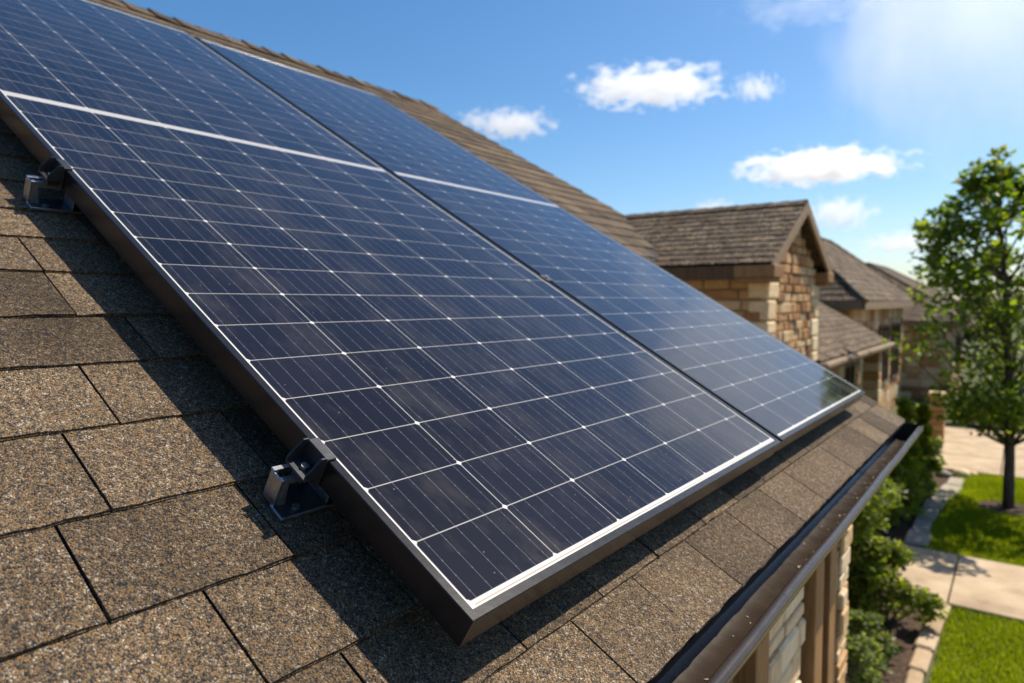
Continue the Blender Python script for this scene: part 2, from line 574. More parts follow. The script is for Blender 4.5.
sheet("ground", [(-900, -900), (900, -900), (900, 1500), (-900, 1500)], 0, M['earth'])
sheet("garden_bed", [(-2.4, 2.5), (-.62, 2.5), (-.62, 8.2), (-1.25, 8.28), (-1.25, 10.1), (-.97, 10.3), (-.98, 12.4), (-.85, 14.4), (-1.0, 15.0), (-2.4, 15.0)], .012, M['soil'])

def slab_joint_path(name, x0, x1, y0, y1, joints, along, z=.05):
    """poured concrete in bays with sunk joints"""
    mb = MB()
    cuts = [x0 if along == 'x' else y0] + joints + [x1 if along == 'x' else y1]
    for a, b in zip(cuts[:-1], cuts[1:]):
        g = .008
        if along == 'x':
            mb.box((a + g, y0, 0.004), (b - a - 2 * g, 0, 0), (0, y1 - y0, 0), (0, 0, z - .004), .5, .01)
        else:
            mb.box((x0, a + g, .004), (x1 - x0, 0, 0), (0, b - a - 2 * g, 0), (0, 0, z - .004), .5, .01)
    return tag(mb.build(name, M['concrete']), kind='structure')

slab_joint_path("walkway", -1.22, 7.0, 8.32, 10.02, [-.52, 1.1, 2.7, 4.3], 'x')
slab_joint_path("driveway", -2.2, 8.0, 15.15, 20.2, [-.2, 2.8, 5.4], 'x')

slab_joint_path("driveway", 1.0, 7.0, -6.0, 8.28, [-3.0, 0.0, 3.0, 6.0], 'y')  # slab out of view, added to bounce sunlight onto the shaded piers
lawns = [[(-.50, 2.0), (1.0, 2.0), (1.0, 8.28), (-.50, 8.28)],
         [(-.95, 10.06), (6, 10.06), (6, 15.1), (-.80, 15.1), (-.80, 14.4), (-.90, 12.4)]]
sheet("lawn", lawns[0], .02, M['turf'])
sheet("lawn", lawns[1], .02, M['turf'])

# blades
def blades(name, rects, dens, hole=None):
    rnd = random.Random(11)
    mb = MB()
    for x0, x1, y0, y1 in rects:
        for k in range(int((x1 - x0) * (y1 - y0) * dens)):
            x, y = rnd.uniform(x0, x1), rnd.uniform(y0, y1)
            if hole and hole(x, y): continue
            h, a, l = rnd.uniform(.03, .065), rnd.uniform(0, 6.28), rnd.uniform(.0, .035)
            wd = rnd.uniform(.004, .007)
            dx, dy = math.cos(a) * wd, math.sin(a) * wd
            b_ = rnd.uniform(0, 6.28)
            mb.face([(x - dx, y - dy, .02), (x + dx, y + dy, .02), (x + math.cos(b_) * l, y + math.sin(b_) * l, .02 + h)],
                    min(1, max(0, rnd.gauss(.5, .22) + (.2 * math.sin(x * 2.1 + y) * math.sin(y * 1.3) + .16 * math.sin(5.3 * x - 2.2 * y) * math.sin(4.1 * y + x)))))
    return tag(mb.build(name, M['grass']), kind='stuff')

TREE = V3(-.06, 12.84, 0)
blades("lawn_grass", [(-.50, .98, 4.2, 8.28), (-.92, 1.6, 10.06, 15.1)], 5200,
       lambda x, y: (x - TREE.x) ** 2 + (y - TREE.y) ** 2 < .16 or (y > 10 and x < -.95 + max(0, y - 12.4) * .06))

mb = MB()
for k in range(20):
    a0, a1 = k * math.pi / 10, (k + 1) * math.pi / 10
    r0 = .42
    mb.face([TREE + V3(0, 0, .045), TREE + V3(math.cos(a0) * r0, math.sin(a0) * r0, .024), TREE + V3(math.cos(a1) * r0, math.sin(a1) * r0, .024)])
tag(mb.build("mulch_ring", M['soil']), kind='structure')

# ------------------------------------------------------------------ the house under the panels
house = thing("stone_house", "stone and wood house with brown shingle roof, the solar panels lying on it", "house", (-2.5, .5, 0))
ROWS = [-.135, -.368, -.585, -.84, -1.108, -1.393, -1.66, -1.91, -2.18, -2.42, -2.64]
while ROWS[-1] > -7.75: ROWS.append(ROWS[-1] - .258)
ROWS.append(-8.0)
OFF = [1.826, .88, .712, .533, .638, .767, .98, .45, 1.2, .7]
ulo = lambda d: -3.4
def uhi(d):          # end of the courses: the gable rake, then the valley, then the wider upper roof
    if d > -2.7: return 6.2
    if d > -3.0: return 6.2 + (-2.7 - d) / .3 * .75
    if d > -4.3: return 6.95 + (-3.0 - d) / 1.3 * 1.3
    return 8.2 + (d + 4.3) * .09
mb = MB()
r0 = random.Random(5)
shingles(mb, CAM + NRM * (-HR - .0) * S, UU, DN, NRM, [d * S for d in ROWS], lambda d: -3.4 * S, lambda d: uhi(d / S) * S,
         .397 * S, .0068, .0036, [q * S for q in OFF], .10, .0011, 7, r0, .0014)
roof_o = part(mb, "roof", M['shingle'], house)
# underlay and back slope
mb = MB()
for pts in ([(-.16, -3.4), (-.16, 6.19), (-2.7, 6.19), (-3.0, 6.93), (-4.3, 8.18), (-8.0, 7.85), (-8.0, -3.4)],):
    mb.face([roof(d, u, HR + .002) for d, u in pts])
    mb.face([roof(d, u, HR + .05) for d, u in reversed(pts)])
o = part(mb, "underlay", M['deck'], roof_o)
mb = MB()
DB = V3(-math.cos(A), 0, -math.sin(A)); NB = V3(-math.sin(A), 0, math.cos(A))
rid = roof(-8.0, 0)
shingles(mb, rid, UU, DB, NB, [(4.2 - .15 * k) for k in range(29)], lambda d: -3.4 * S, lambda d: uhi(-8) * S, .22, .009, .005, None, .15, .002, 1, r0)
mb.face([rid + UU * (-3.4 * S), rid + UU * (uhi(-8) * S), rid + UU * (uhi(-8) * S) + DB * 4.2, rid + UU * (-3.4 * S) + DB * 4.2])
part(mb, "rear_roof", M['shingle'], house)
# ridge caps: overlapping bent shingles
mb = MB()
u = -3.4
while u < uhi(-8) - .1:
    p = rid + UU * (u * S); q = rid + UU * ((u + .36) * S)
    lift0, lift1 = r0.uniform(.016, .03), r0.uniform(.006, .012)
    tn = r0.random()
    for D_, N_ in ((DN, NRM), (DB, NB)):
        a, b = p + V3(0, 0, lift0), q + V3(0, 0, lift1)
        c, d = b + D_ * .13 - V3(0, 0, .002), a + D_ * .13 - V3(0, 0, .006)
        mb.face([a, b, c, d], tn)
        mb.face([a, d, d - N_ * .012, a - N_ * .012], tn)
    u += .27
part(mb, "ridge_cap", M['shingle'], roof_o)
# rake board on the gable end, drip edge, fascia
mb = MB()
for (d0, u0), (d1, u1) in (((-.16, 6.17), (-2.7, 6.17)), ((-2.7, 6.17), (-3.0, 6.89)), ((-3.0, 6.89), (-4.3, 8.19)), ((-4.3, 8.15), (-8.0, 7.82))):
    p, q = roof(d0, u0, HR + .055), roof(d1, u1, HR + .055)
    e = UU * .02 if abs(u1 - u0) < 1.5 else DN * .02
    mb.quads([p, p + e, q + e, q, p - NRM * .05, p + e - NRM * .05, q + e - NRM * .05, q - NRM * .05],
             [(0, 1, 2, 3), (7, 6, 5, 4), (0, 4, 5, 1), (1, 5, 6, 2), (2, 6, 7, 3), (3, 7, 4, 0)])
part(mb, "rake_board", M['trim'], house)
eave = roof(-.135, 0)
ex, ez = eave.x, eave.z
YE = 6.3 * S
mb = MB()
mb.box((ex - .055, -1.9, ez - .016), (.050, 0, 0), (0, YE + 1.89, 0), (0, 0, .006))
mb.box((ex - .012, -1.9, ez - .026), (.004, 0, 0), (0, YE + 1.89, 0), (0, 0, .018))
part(mb, "drip_edge", M['blacksteel'], house)
mb = MB()
mb.box((ex - .095, -1.9, ez - .20), (.020, 0, 0), (0, YE + 1.86, 0), (0, 0, .17), .5, .003)
part(mb, "fascia", M['darkwood'], house)
mb = MB()
WX = -.64
mb.box((WX - .1, -1.9, ez - .205), (ex - .095 - WX + .1, 0, 0), (0, YE + 1.84, 0), (0, 0, .015))
part(mb, "soffit", M['trim'], house)

# half round gutter with a rolled lip
gx, gz, gr = -.392, ez - .012, .070
def gutter_mesh(y0, y1, r_in, r_out, seg=18):
    mb = MB()
    prof = []
    for k in range(seg + 1):
        a = math.pi + math.pi * k / seg
        prof.append((gx + math.cos(a) * r_out, gz + math.sin(a) * r_out * 1.05))
    for k in range(seg + 1):
        a = 2 * math.pi - math.pi * k / seg
        prof.append((gx + math.cos(a) * r_in, gz + math.sin(a) * r_in * 1.05))
    ny = max(1, int((y1 - y0) / .12))
    rr = random.Random(4)
    rows_ = []
    for j in range(ny + 1):
        y = y0 + (y1 - y0) * j / ny
        e = rr.uniform(-.0012, .0012)
        rows_.append([V3(x + e, y, z + e) for x, z in prof])
    V = [q for r in rows_ for q in r]
    P_ = len(prof)
    F = [(j * P_ + k, j * P_ + (k + 1) % P_, (j + 1) * P_ + (k + 1) % P_, (j + 1) * P_ + k) for j in range(ny) for k in range(P_)]
    F = [tuple(reversed(f)) for f in F]
    mb.quads(V, F)
    return mb
mb = gutter_mesh(-1.9, YE - .05, gr - .002, gr)
gut = part(mb, "gutter", M['gutter'], house, True)
mb = MB()
mb.tube([(gx + gr + .001 + .001 * math.sin(k), y, gz + .004 + .0012 * math.sin(k * 1.7)) for k, y in enumerate([-1.9 + .14 * j for j in range(int((YE + 1.85) / .14) + 1)])], .0115, 12)
part(mb, "rolled_lip", M['gutter'], gut, True)
mb = MB()     # end cap
mb.face([V3(gx + math.cos(math.pi + math.pi * k / 18) * gr, YE - .05, gz + math.sin(math.pi + math.pi * k / 18) * gr * 1.05) for k in range(19)])
mb.face([V3(gx + math.cos(math.pi + math.pi * k / 18) * gr, YE - .044, gz + math.sin(math.pi + math.pi * k / 18) * gr * 1.05) for k in range(19)][::-1])
part(mb, "end_cap", M['gutter'], gut)
for ys in (.95, 2.6):      # lapped joints
    o = part(gutter_mesh(ys, ys + .05, gr - .0045, gr - .0025), "joint", M['gutter'], gut, True)
mb = MB()
rr = random.Random(21)
for k in range(130):       # dry leaf bits and grit lying in the trough
    y = rr.uniform(.5, 3.35); a = rr.gauss(1.5 * math.pi + .25, .22); t = rr.uniform(0, 6.28); s_ = rr.uniform(.0012, .006)
    c = V3(gx + math.cos(a) * (gr - .004), y, gz + math.sin(a) * (gr - .004) * 1.05)
    e1, e2 = V3(math.cos(t), math.sin(t), .2) * s_, V3(-math.sin(t), math.cos(t), .1) * s_ * .5
    mb.face([c - e1, c + e2, c + e1, c - e2], rr.random())
tag(part(mb, "leaf_litter", M['flag'], gut), kind='stuff')

# walls under the eave: stone piers, wooden panels between them
ZT = ez - .206
mb, mo = MB(), MB()
rs = random.Random(31)
WE = 3.36
mo.box((WX - .24, -1.9, 0), (.22, 0, 0), (0, WE + 1.9, 0), (0, 0, ZT))
mo.box((-6.9, WE - .2, 0), (6.9 + WX - .24, 0, 0), (0, .2, 0), (0, 0, ZT))
W2 = roof(-4.3, 0)
mo.box((-6.9, WE - .1, 0), (6.9 + W2.x - .15, 0, 0), (0, 4.3 - WE + .1, 0), (0, 0, W2.z - .35))
mo.face([V3(-6.9, 4.3, W2.z - .36), V3(W2.x - .15, 4.3, W2.z - .36), V3(roof(-8, 0).x, 4.3, roof(-8, 0).z - .12)][::-1])
mo.face([V3(-6.9, WE, ZT), V3(WX - .24, WE, ZT), V3(roof(-8, 0).x, WE, roof(-8, 0).z - .15)][::-1])
wall = part(mo, "wall", M['mortar'], house)
def pier(y0, y1, xo, m, lo, hi, seed):
    mb, mo = MB(), MB()
    rs = random.Random(seed)
    mo.box((xo - .16, y0 + .012, 0), (.15, 0, 0), (0, y1 - y0 - .024, 0), (0, 0, ZT), .5)
    stone_wall(mb, MB(), (xo - .012, y0, 0), (0, 1, 0), (1, 0, 0), y1 - y0, 0.02, ZT, None, rs, .05, .13, .07, .24, .028, lo, hi)
    o = part(mb, "stone_pier", m, house)
    part(mo, "mortar", M['mortar'], o)
    for yy, nn in ((y0 + .013, -1), (y1 - .013, 1)):
        mb2 = MB()
        stone_wall(mb2, MB(), (xo - .16, yy, 0), (1, 0, 0), (0, nn, 0), .16, .02, ZT, None, rs, .08, .2, .08, .16, .012, lo, hi)
        part(mb2, "side_stones", m, o)
pier(2.04, 2.46, WX + .06, M['cream'], .35, 1.0, 3)
pier(3.14, 3.34, WX + .05, M['stone'], .3, 1.0, 4)
pier(-1.6, 1.2, WX + .04, M['cream'], .2, 1.0, 5)
def timber(y0, y1, x0, x1, m, name="wooden_post", z0=0.0):
    mb = MB()
    mb.box((x0, y0, z0), (x1 - x0, 0, 0), (0, y1 - y0, 0), (0, 0, ZT - z0), .5, .004)
    return part(mb, name, m, house)
timber(1.24, 1.50, WX - .02, WX + .045, M['trim'])
timber(1.53, 1.60, WX - .02, WX + .075, M['darkwood'])
timber(1.63, 1.84, WX - .02, WX + .035, M['trim'])
timber(1.88, 2.00, WX - .02, WX + .085, M['trim'])
timber(2.50, 2.62, WX - .02, WX + .10, M['trim'])
timber(2.645, 2.78, WX - .02, WX + .045, M['darkwood'])
timber(2.80, 2.90, WX - .02, WX + .085, M['trim'])
timber(2.92, 3.10, WX - .02, WX + .05, M['darkwood'])

# ------------------------------------------------------------------ solar panels
RM = Matrix(((0, -DN.x, NRM.x, 0), (1, -DN.y, NRM.y, 0), (0, -DN.z, NRM.z, 0), (0, 0, 0, 1)))   # local x along eave, y up the slope, z out of the roof
def solar_panel(u0, u1, d0, d1, cu0, pu, cu1, label):
    mtx = Matrix.Translation(roof(d0, u0, HP)) @ RM
    t = thing("solar_panel", label, "solar panel", mat=mtx, group="solar panels mounted on the shingle roof")
    W, Lh = (u1 - u0) * S, (d0 - d1) * S
    T, lip, ch = .075 * S, .0135, .0013
    prof = [(0, -T), (0, -ch), (ch, 0), (lip - .0006, 0), (lip, -.0006), (lip, -.003), (lip - .004, -.003), (lip - .004, -T + .003), (.02, -T + .003), (.02, -T)]
    mb = MB()
    loops = [[V3(i, i, z), V3(W - i, i, z), V3(W - i, Lh - i, z), V3(i, Lh - i, z)] for i, z in prof]
    Vv = [q for l in loops for q in l]
    F = []
    K = len(loops)
    for k in range(K):
        for j in range(4):
            a, b = k * 4 + j, k * 4 + (j + 1) % 4
            k2 = (k + 1) % K
            F.append((a, b, k2 * 4 + (j + 1) % 4, k2 * 4 + j))
    mb.quads(Vv, F)
    mb.build("frame", M['frame'], t)
    mb = MB()
    i = lip - .003
    z = -.0022
    mb.box((i, i, z - .005), (W - 2 * i, 0, 0), (0, Lh - 2 * i, 0), (0, 0, .005))
    cm = cell_mat("cells_under_glass", (cu0 - u0) * S, pu * S, (cu1 - u0) * S, (-.463 - d0) * -S, .1845 * S,
                  (-3.415 - d0) * -S, (-3.468 - d0) * -S, (d1 + .055 - d0) * -S)
    mb.build("glass", cm, t)
    # junction box on the back
    mb = MB()
    mb.box((W / 2 - .06, Lh / 2 - .05, z - .026), (.12, 0, 0), (0, .1, 0), (0, 0, .02), .5, .004)
    mb.build("junction_box", M['seal'], t)
    return t
solar_panel(1.033, 3.250, -.420, -6.42, 1.064, .3345, 3.215, "large dark blue solar panel nearest the lens, its low corner pointing at the viewer")
solar_panel(3.285, 5.40, -.425, -6.34, 3.310, .3030, 5.36, "narrower solar panel on the far side of the black seam, mirroring the pale sky")

# clamp on the seam between the two panels
def seam_clamp(d, label):
    t = thing("seam_clamp", label, "clamp", mat=Matrix.Translation(roof(d, 3.2675, HP)) @ RM)
    mb = MB()
    mb.box((-.019, -.018, .0006), (.038, 0, 0), (0, .036, 0), (0, 0, .0028), .5, .0008)
    mb.box((-.0045, -.018, -.05), (.009, 0, 0), (0, .036, 0), (0, 0, .0504), .5, .0008)
    mb.build("clamp_plate", M['blacksteel'], t)
    mb = MB()
    mb.tube([(0, 0, .0035), (0, 0, .0085)], .0062, 6)
    mb.build("bolt", M['steel'], t)
seam_clamp(-1.96, "small black clamp bolted across the seam between the two solar panels")

# ------------------------------------------------------------------ mounting brackets
def bracket(d, u, sc_, label, flip=1):
    mtx = Matrix.Translation(roof(d, u, HR - .012)) @ RM
    t = thing("mounting_bracket", label, "bracket", mat=mtx, group="roof brackets holding the panel edge")
    # local: x towards and under the panel, y up the slope, z out; the frame's side stands at x = fx
    fx, ft = (1.033 - u) * S, .0924
    mb = MB()
    mb.box((.0012, .0075, 0), (.15, 0, 0), (0, .0515, 0), (0, 0, .0034), .5, .0008)
    mb.build("base_plate", M['blacksteel'], t)
    mb = MB()       # channel: edge flange, outer upright, folded return, two top rails
    mb.box((0, .0045, 0), (.15, 0, 0), (0, .0028, 0), (0, 0, .0052), .5, .0006)
    mb.box((-.002, .0045, 0), (.003, 0, 0), (0, .030, 0), (0, 0, .0052), .5, .0006)
    mb.box((0, .030, .0036), (.003, 0, 0), (0, .027, 0), (0, 0, .044), .5, .0008)
    mb.quads([V3(.0031, .030, .0036), V3(.0031, .0325, .0036), V3(.0031, .0325, .0476), V3(.0031, .030, .0476),
              V3(.020, .030, .0036), V3(.020, .0325, .0036), V3(.012, .0325, .0476), V3(.012, .030, .0476)],
             [(0, 4, 7, 3), (1, 2, 6, 5), (3, 7, 6, 2), (4, 5, 6, 7), (0, 1, 5, 4)])
    for y in (.028, .050):
        mb.box((0, y, .0478), (.075, 0, 0), (0, .0085, 0), (0, 0, .0026), .5, .0008)
        mb.box((.0125, y + .0058, .036), (.060, 0, 0), (0, .0022, 0), (0, 0, .0116), .5, .0005)
    mb.box((.073, .010, .0036), (.003, 0, 0), (0, .046, 0), (0, 0, .044), .5, .0008)
    mb.build("channel", M['steel'], t)
    mb = MB()       # clamp: a seat on the rails with two sloping cheeks
    x0 = fx - .030
    y0, y1 = .004, .050
    mb.box((x0, y0, .0640), (.0262, 0, 0), (0, y1 - y0, 0), (0, 0, .003), .5, .0008)
    mb.box((x0 + .006, y0 + .012, .0505), (.016, 0, 0), (0, .022, 0), (0, 0, .0135), .5, .001)
    for y in (y0, y1 - .0026):
        a = [V3(x0 + .0005, y, .0671), V3(fx - .0045, y, .0671), V3(fx - .0045, y, ft + .006), V3(fx - .013, y, ft + .006), V3(x0 + .0005, y, .074)]
        b = [p + V3(0, .0026, 0) for p in a]
        mb.face(a); mb.face(b[::-1])
        for k in range(5): mb.face([a[k], b[k], b[(k + 1) % 5], a[(k + 1) % 5]][::-1])
    mb.build("clamp", M['blacksteel'], t)
    mb = MB()       # end clamp hooked over the panel's frame
    mb.box((fx - .0042, y0, .046), (.0036, 0, 0), (0, y1 - y0, 0), (0, 0, ft - .046 + .0008), .5, .0007)
    mb.box((fx - .0042, y0, ft + .0010), (.0165, 0, 0), (0, y1 - y0, 0), (0, 0, .0026), .5, .0009)
    mb.build("end_clamp", M['blacksteel'], t)
    def hexbolt(c, ax, r, h, shaft):
        mb = MB()
        c, ax = Vector(c), Vector(ax)
        mb.tube([c, c + ax * h], r, 6)
        mb.tube([c - ax * shaft, c - ax * .0002], r * .55, 8)
        mb.build("bolt", M['steel'], t)
    hexbolt((fx - .015, .027, .0672), (0, 0, 1), .0062, .0048, .002)
    hexbolt((.028, .018, .0037), (0, 0, 1), .0060, .0048, .002)
    return t
bracket(-.935, .958, 1.0, "steel roof bracket low on the slope, close to the lens, hooked on the panel edge")
bracket(-2.625, .948, 1.15, "steel roof bracket high on the slope, near the white centre bar of the panel")

# ------------------------------------------------------------------ neighbouring stone house with the gable
gh = thing("gable_house", "stone house with a front gable and a lower porch roof, just beyond the solar panels", "house", (-3.5, 9.5, 0))
AX, GY, AZ, EZ = -2.04, 8.52, H + 1.17, H + .40      # rake front, ridge y, apex, eave
HW = 1.36
sl = (AZ - EZ) / HW
an = math.atan(sl)
def slope(mb, ridge_pt, ud, dd, length_u, length_d, nn, expo, tabw, seed, thick=.014, wob=.006, u0=0.0):
    n = max(1, round(length_d / expo))
    rows = [length_d * (1 - k / n) for k in range(n + 1)]
    shingles(mb, ridge_pt, ud, dd, nn, rows, lambda d: u0, lambda d: length_u, tabw, thick, .008, None, .35, wob, 2, random.Random(seed))
    a = ridge_pt - nn * .002
    mb.face([a + ud * u0, a + ud * length_u, a + ud * length_u + dd * length_d, a + ud * u0 + dd * length_d], .1)
    b = ridge_pt - nn * .06
    mb.face([b + ud * u0 + dd * length_d, b + ud * length_u + dd * length_d, b + ud * length_u, b + ud * u0], .1)
mb = MB()
rp = V3(AX, GY, AZ)
LD = HW / math.cos(an)
for sgn, seed in ((-1, 41), (1, 42)):
    dd = V3(0, sgn * math.cos(an), -math.sin(an)); nn = V3(0, sgn * math.sin(an), math.cos(an))
    slope(mb, rp, V3(-1, 0, 0), dd, 5.2, LD, nn, .135, .24, seed)
groof = part(mb, "roof", M['shingle_far'], gh)
mb = MB()
x = AX - .01
rr = random.Random(8)
while x > AX - 5.1:
    tn = rr.random()
    for sgn in (-1, 1):
        dd = V3(0, sgn * math.cos(an), -math.sin(an))
        a, b = V3(x, GY, AZ + .03), V3(x - .24, GY, AZ + .018)
        mb.face([a, b, b + dd * .12, a + dd * .12], tn)
    x -= .2
part(mb, "ridge_cap", M['shingle_far'], groof)
# rake boards and box returns
mb = MB()
for sgn in (-1, 1):
    dd = V3(0, sgn * math.cos(an), -math.sin(an)); nn = V3(0, sgn * math.sin(an), math.cos(an))
    a = V3(AX - .03, GY, AZ - .012); b = a + dd * (LD + .01)
    dz = V3(0, 0, -.125)
    xo = V3(.035, 0, 0)
    mb.quads([a, b, b + dz, a + dz, a + xo, b + xo, b + xo + dz, a + xo + dz],
             [(0, 1, 2, 3), (7, 6, 5, 4), (0, 4, 5, 1), (1, 5, 6, 2), (2, 6, 7, 3)])
part(mb, "rake_board", M['board'], gh)
for sgn in (-1, 1):
    mb = MB()
    y = GY + sgn * (HW - .16) - .17
    mb.box((AX - .40, y, EZ - .15), (.42, 0, 0), (0, .34, 0), (0, 0, .13), .5, .008)
    mb.box((AX - .40, y + .02, EZ - .20), (.39, 0, 0), (0, .30, 0), (0, 0, .048), .5, .008)
    part(mb, "box_return", M['trim'], gh)
mb = MB()
mb.box((AX - 5.2, GY - HW - .008, EZ - .17), (4.8, 0, 0), (0, .03, 0), (0, 0, .15), .5, .004)
mb.box((AX - 5.2, GY - HW + .025, EZ - .16), (4.8, 0, 0), (0, .3, 0), (0, 0, .02), .5)
part(mb, "fascia", M['darkwood'], gh)
# walls
FX = -2.22
WY0, WY1 = 7.46, 9.62
mb, mo = MB(), MB()
top = lambda u: AZ - .10 - abs((WY0 + u) - GY) * sl
stone_wall(mb, mo, (FX, WY0, 0), (0, 1, 0), (1, 0, 0), WY1 - WY0, 0, AZ, top, random.Random(12), .08, .17, .10, .34, .05, .02, .78)
stone_wall(mb, mo, (FX - 5, WY0, 0), (1, 0, 0), (0, -1, 0), 5.0, 0, EZ - .14, None, random.Random(13), .10, .2, .16, .42, .045, .02, .75)
stone_wall(mb, mo, (FX - 5, WY1, 0), (1, 0, 0), (0, 1, 0), 5.0, 0, EZ - .14, None, random.Random(14), .12, .26, .25, .6, .04, .1, 1.0)
gw = part(mb, "wall", M['stone'], gh)
part(mo, "mortar", M['mortar'], gw)
# cream quoins at both corners of the gable front
for y0, y1, sd_ in ((WY0 - .05, WY0 + .36, 15), (WY1 - .3, WY1 + .05, 16)):
    mb = MB()
    rs = random.Random(sd_)
    z = 0
    while z < EZ - .2:
        h = min(rs.uniform(.12, .24), EZ - .18 - z)
        e = rs.uniform(-.16, .05)
        q = rs.uniform(.06, .26)
        if sd_ == 15: mb.box((FX - q, y0, z + .006), (q + .07, 0, 0), (0, y1 - y0 + e, 0), (0, 0, h - .012), rs.uniform(.4, 1), .02)
        else: mb.box((FX - q, y0 - e, z + .006), (q + .07, 0, 0), (0, y1 - y0 + e, 0), (0, 0, h - .012), rs.uniform(.4, 1), .02)
        z += h
    part(mb, "corner_stone", M['cream'], gh)
# lower porch roof running on along the eave
PX_, PZ = -2.12, H - .80
pdd = V3(math.cos(A), 0, -math.sin(A)); pnn = V3(math.sin(A), 0, math.cos(A))
LDP = 2.7
ptop = V3(PX_, 9.7, PZ) - pdd * LDP
mb = MB()
slope(mb, ptop, V3(0, 1, 0), pdd, 5.9, LDP, pnn, .14, .26, 43)
# back slope
bdd = V3(-math.cos(A), 0, -math.sin(A)); bnn = V3(-math.sin(A), 0, math.cos(A))
slope(mb, ptop, V3(0, 1, 0), bdd, 5.9, 2.4, bnn, .16, .3, 44)
pr = part(mb, "porch_roof", M['shingle_far'], gh)
mb = MB()
mb.box((PX_ - .03, 9.7, PZ - .15), (.04, 0, 0), (0, 5.9, 0), (0, 0, .13), .5, .006)
mb.box((PX_ + .012, 9.7, PZ - .11), (.09, 0, 0), (0, 5.9, 0), (0, 0, .10), .5, .03)
part(mb, "porch_gutter", M['board'], gh)
mb = MB()
mb.box((PX_ - .55, 9.7, PZ - .17), (.52, 0, 0), (0, 5.8, 0), (0, 0, .02))
part(mb, "porch_soffit", M['darkwood'], gh)
mb, mo = MB(), MB()
PWX = -2.62
ptopz = lambda u: PZ - .16
stone_wall(mb, mo, (PWX, 9.64, 0), (0, 1, 0), (1, 0, 0), 5.6, 0, PZ - .17, None, random.Random(17), .11, .24, .2, .5, .04, .1, 1)
stone_wall(mb, mo, (PWX - 3.5, 15.24, 0), (1, 0, 0), (0, 1, 0), 3.5, 0, PZ - .17, None, random.Random(18), .11, .24, .2, .5, .04, .1, 1)
o = part(mb, "porch_wall", M['stone'], gh)
part(mo, "mortar", M['mortar'], o)
def window(parent, x, y0, y1, z0, z1, nx=1):
    """front window in a wall facing +x"""
    mb = MB()
    f = .055
    for (a, b, c, d) in ((y0 - f, y1 + f, z1, z1 + f), (y0 - f, y1 + f, z0 - f, z0), (y0 - f, y0, z0, z1), (y1, y1 + f, z0, z1), ((y0 + y1) / 2 - .015, (y0 + y1) / 2 + .015, z0, z1)):
        mb.box((x, a, c), (.075, 0, 0), (0, b - a, 0), (0, 0, d - c), .5, .004)
    o = part(mb, "window", M['darkwood'], parent)
    mb = MB()
    mb.box((x + .02, y0, z0), (.03, 0, 0), (0, y1 - y0, 0), (0, 0, z1 - z0))
    part(mb, "pane", M['pane'], o)
for y in (10.3, 11.9, 13.5):
    window(gh, PWX + .02, y, y + .85, .9, 2.0)
for y in (11.35, 14.95):
    mb = MB()
    rs = random.Random(int(y * 10))
    z = 0.0
    while z < PZ - .18:
        h = min(rs.uniform(.14, .26), PZ - .172 - z)
        mb.box((PX_ - .37, y, z + .004), (.3, 0, 0), (0, .3, 0), (0, 0, h - .008), rs.uniform(.2, 1), .018)
        z += h
    part(mb, "porch_column", M['stone'], gh)
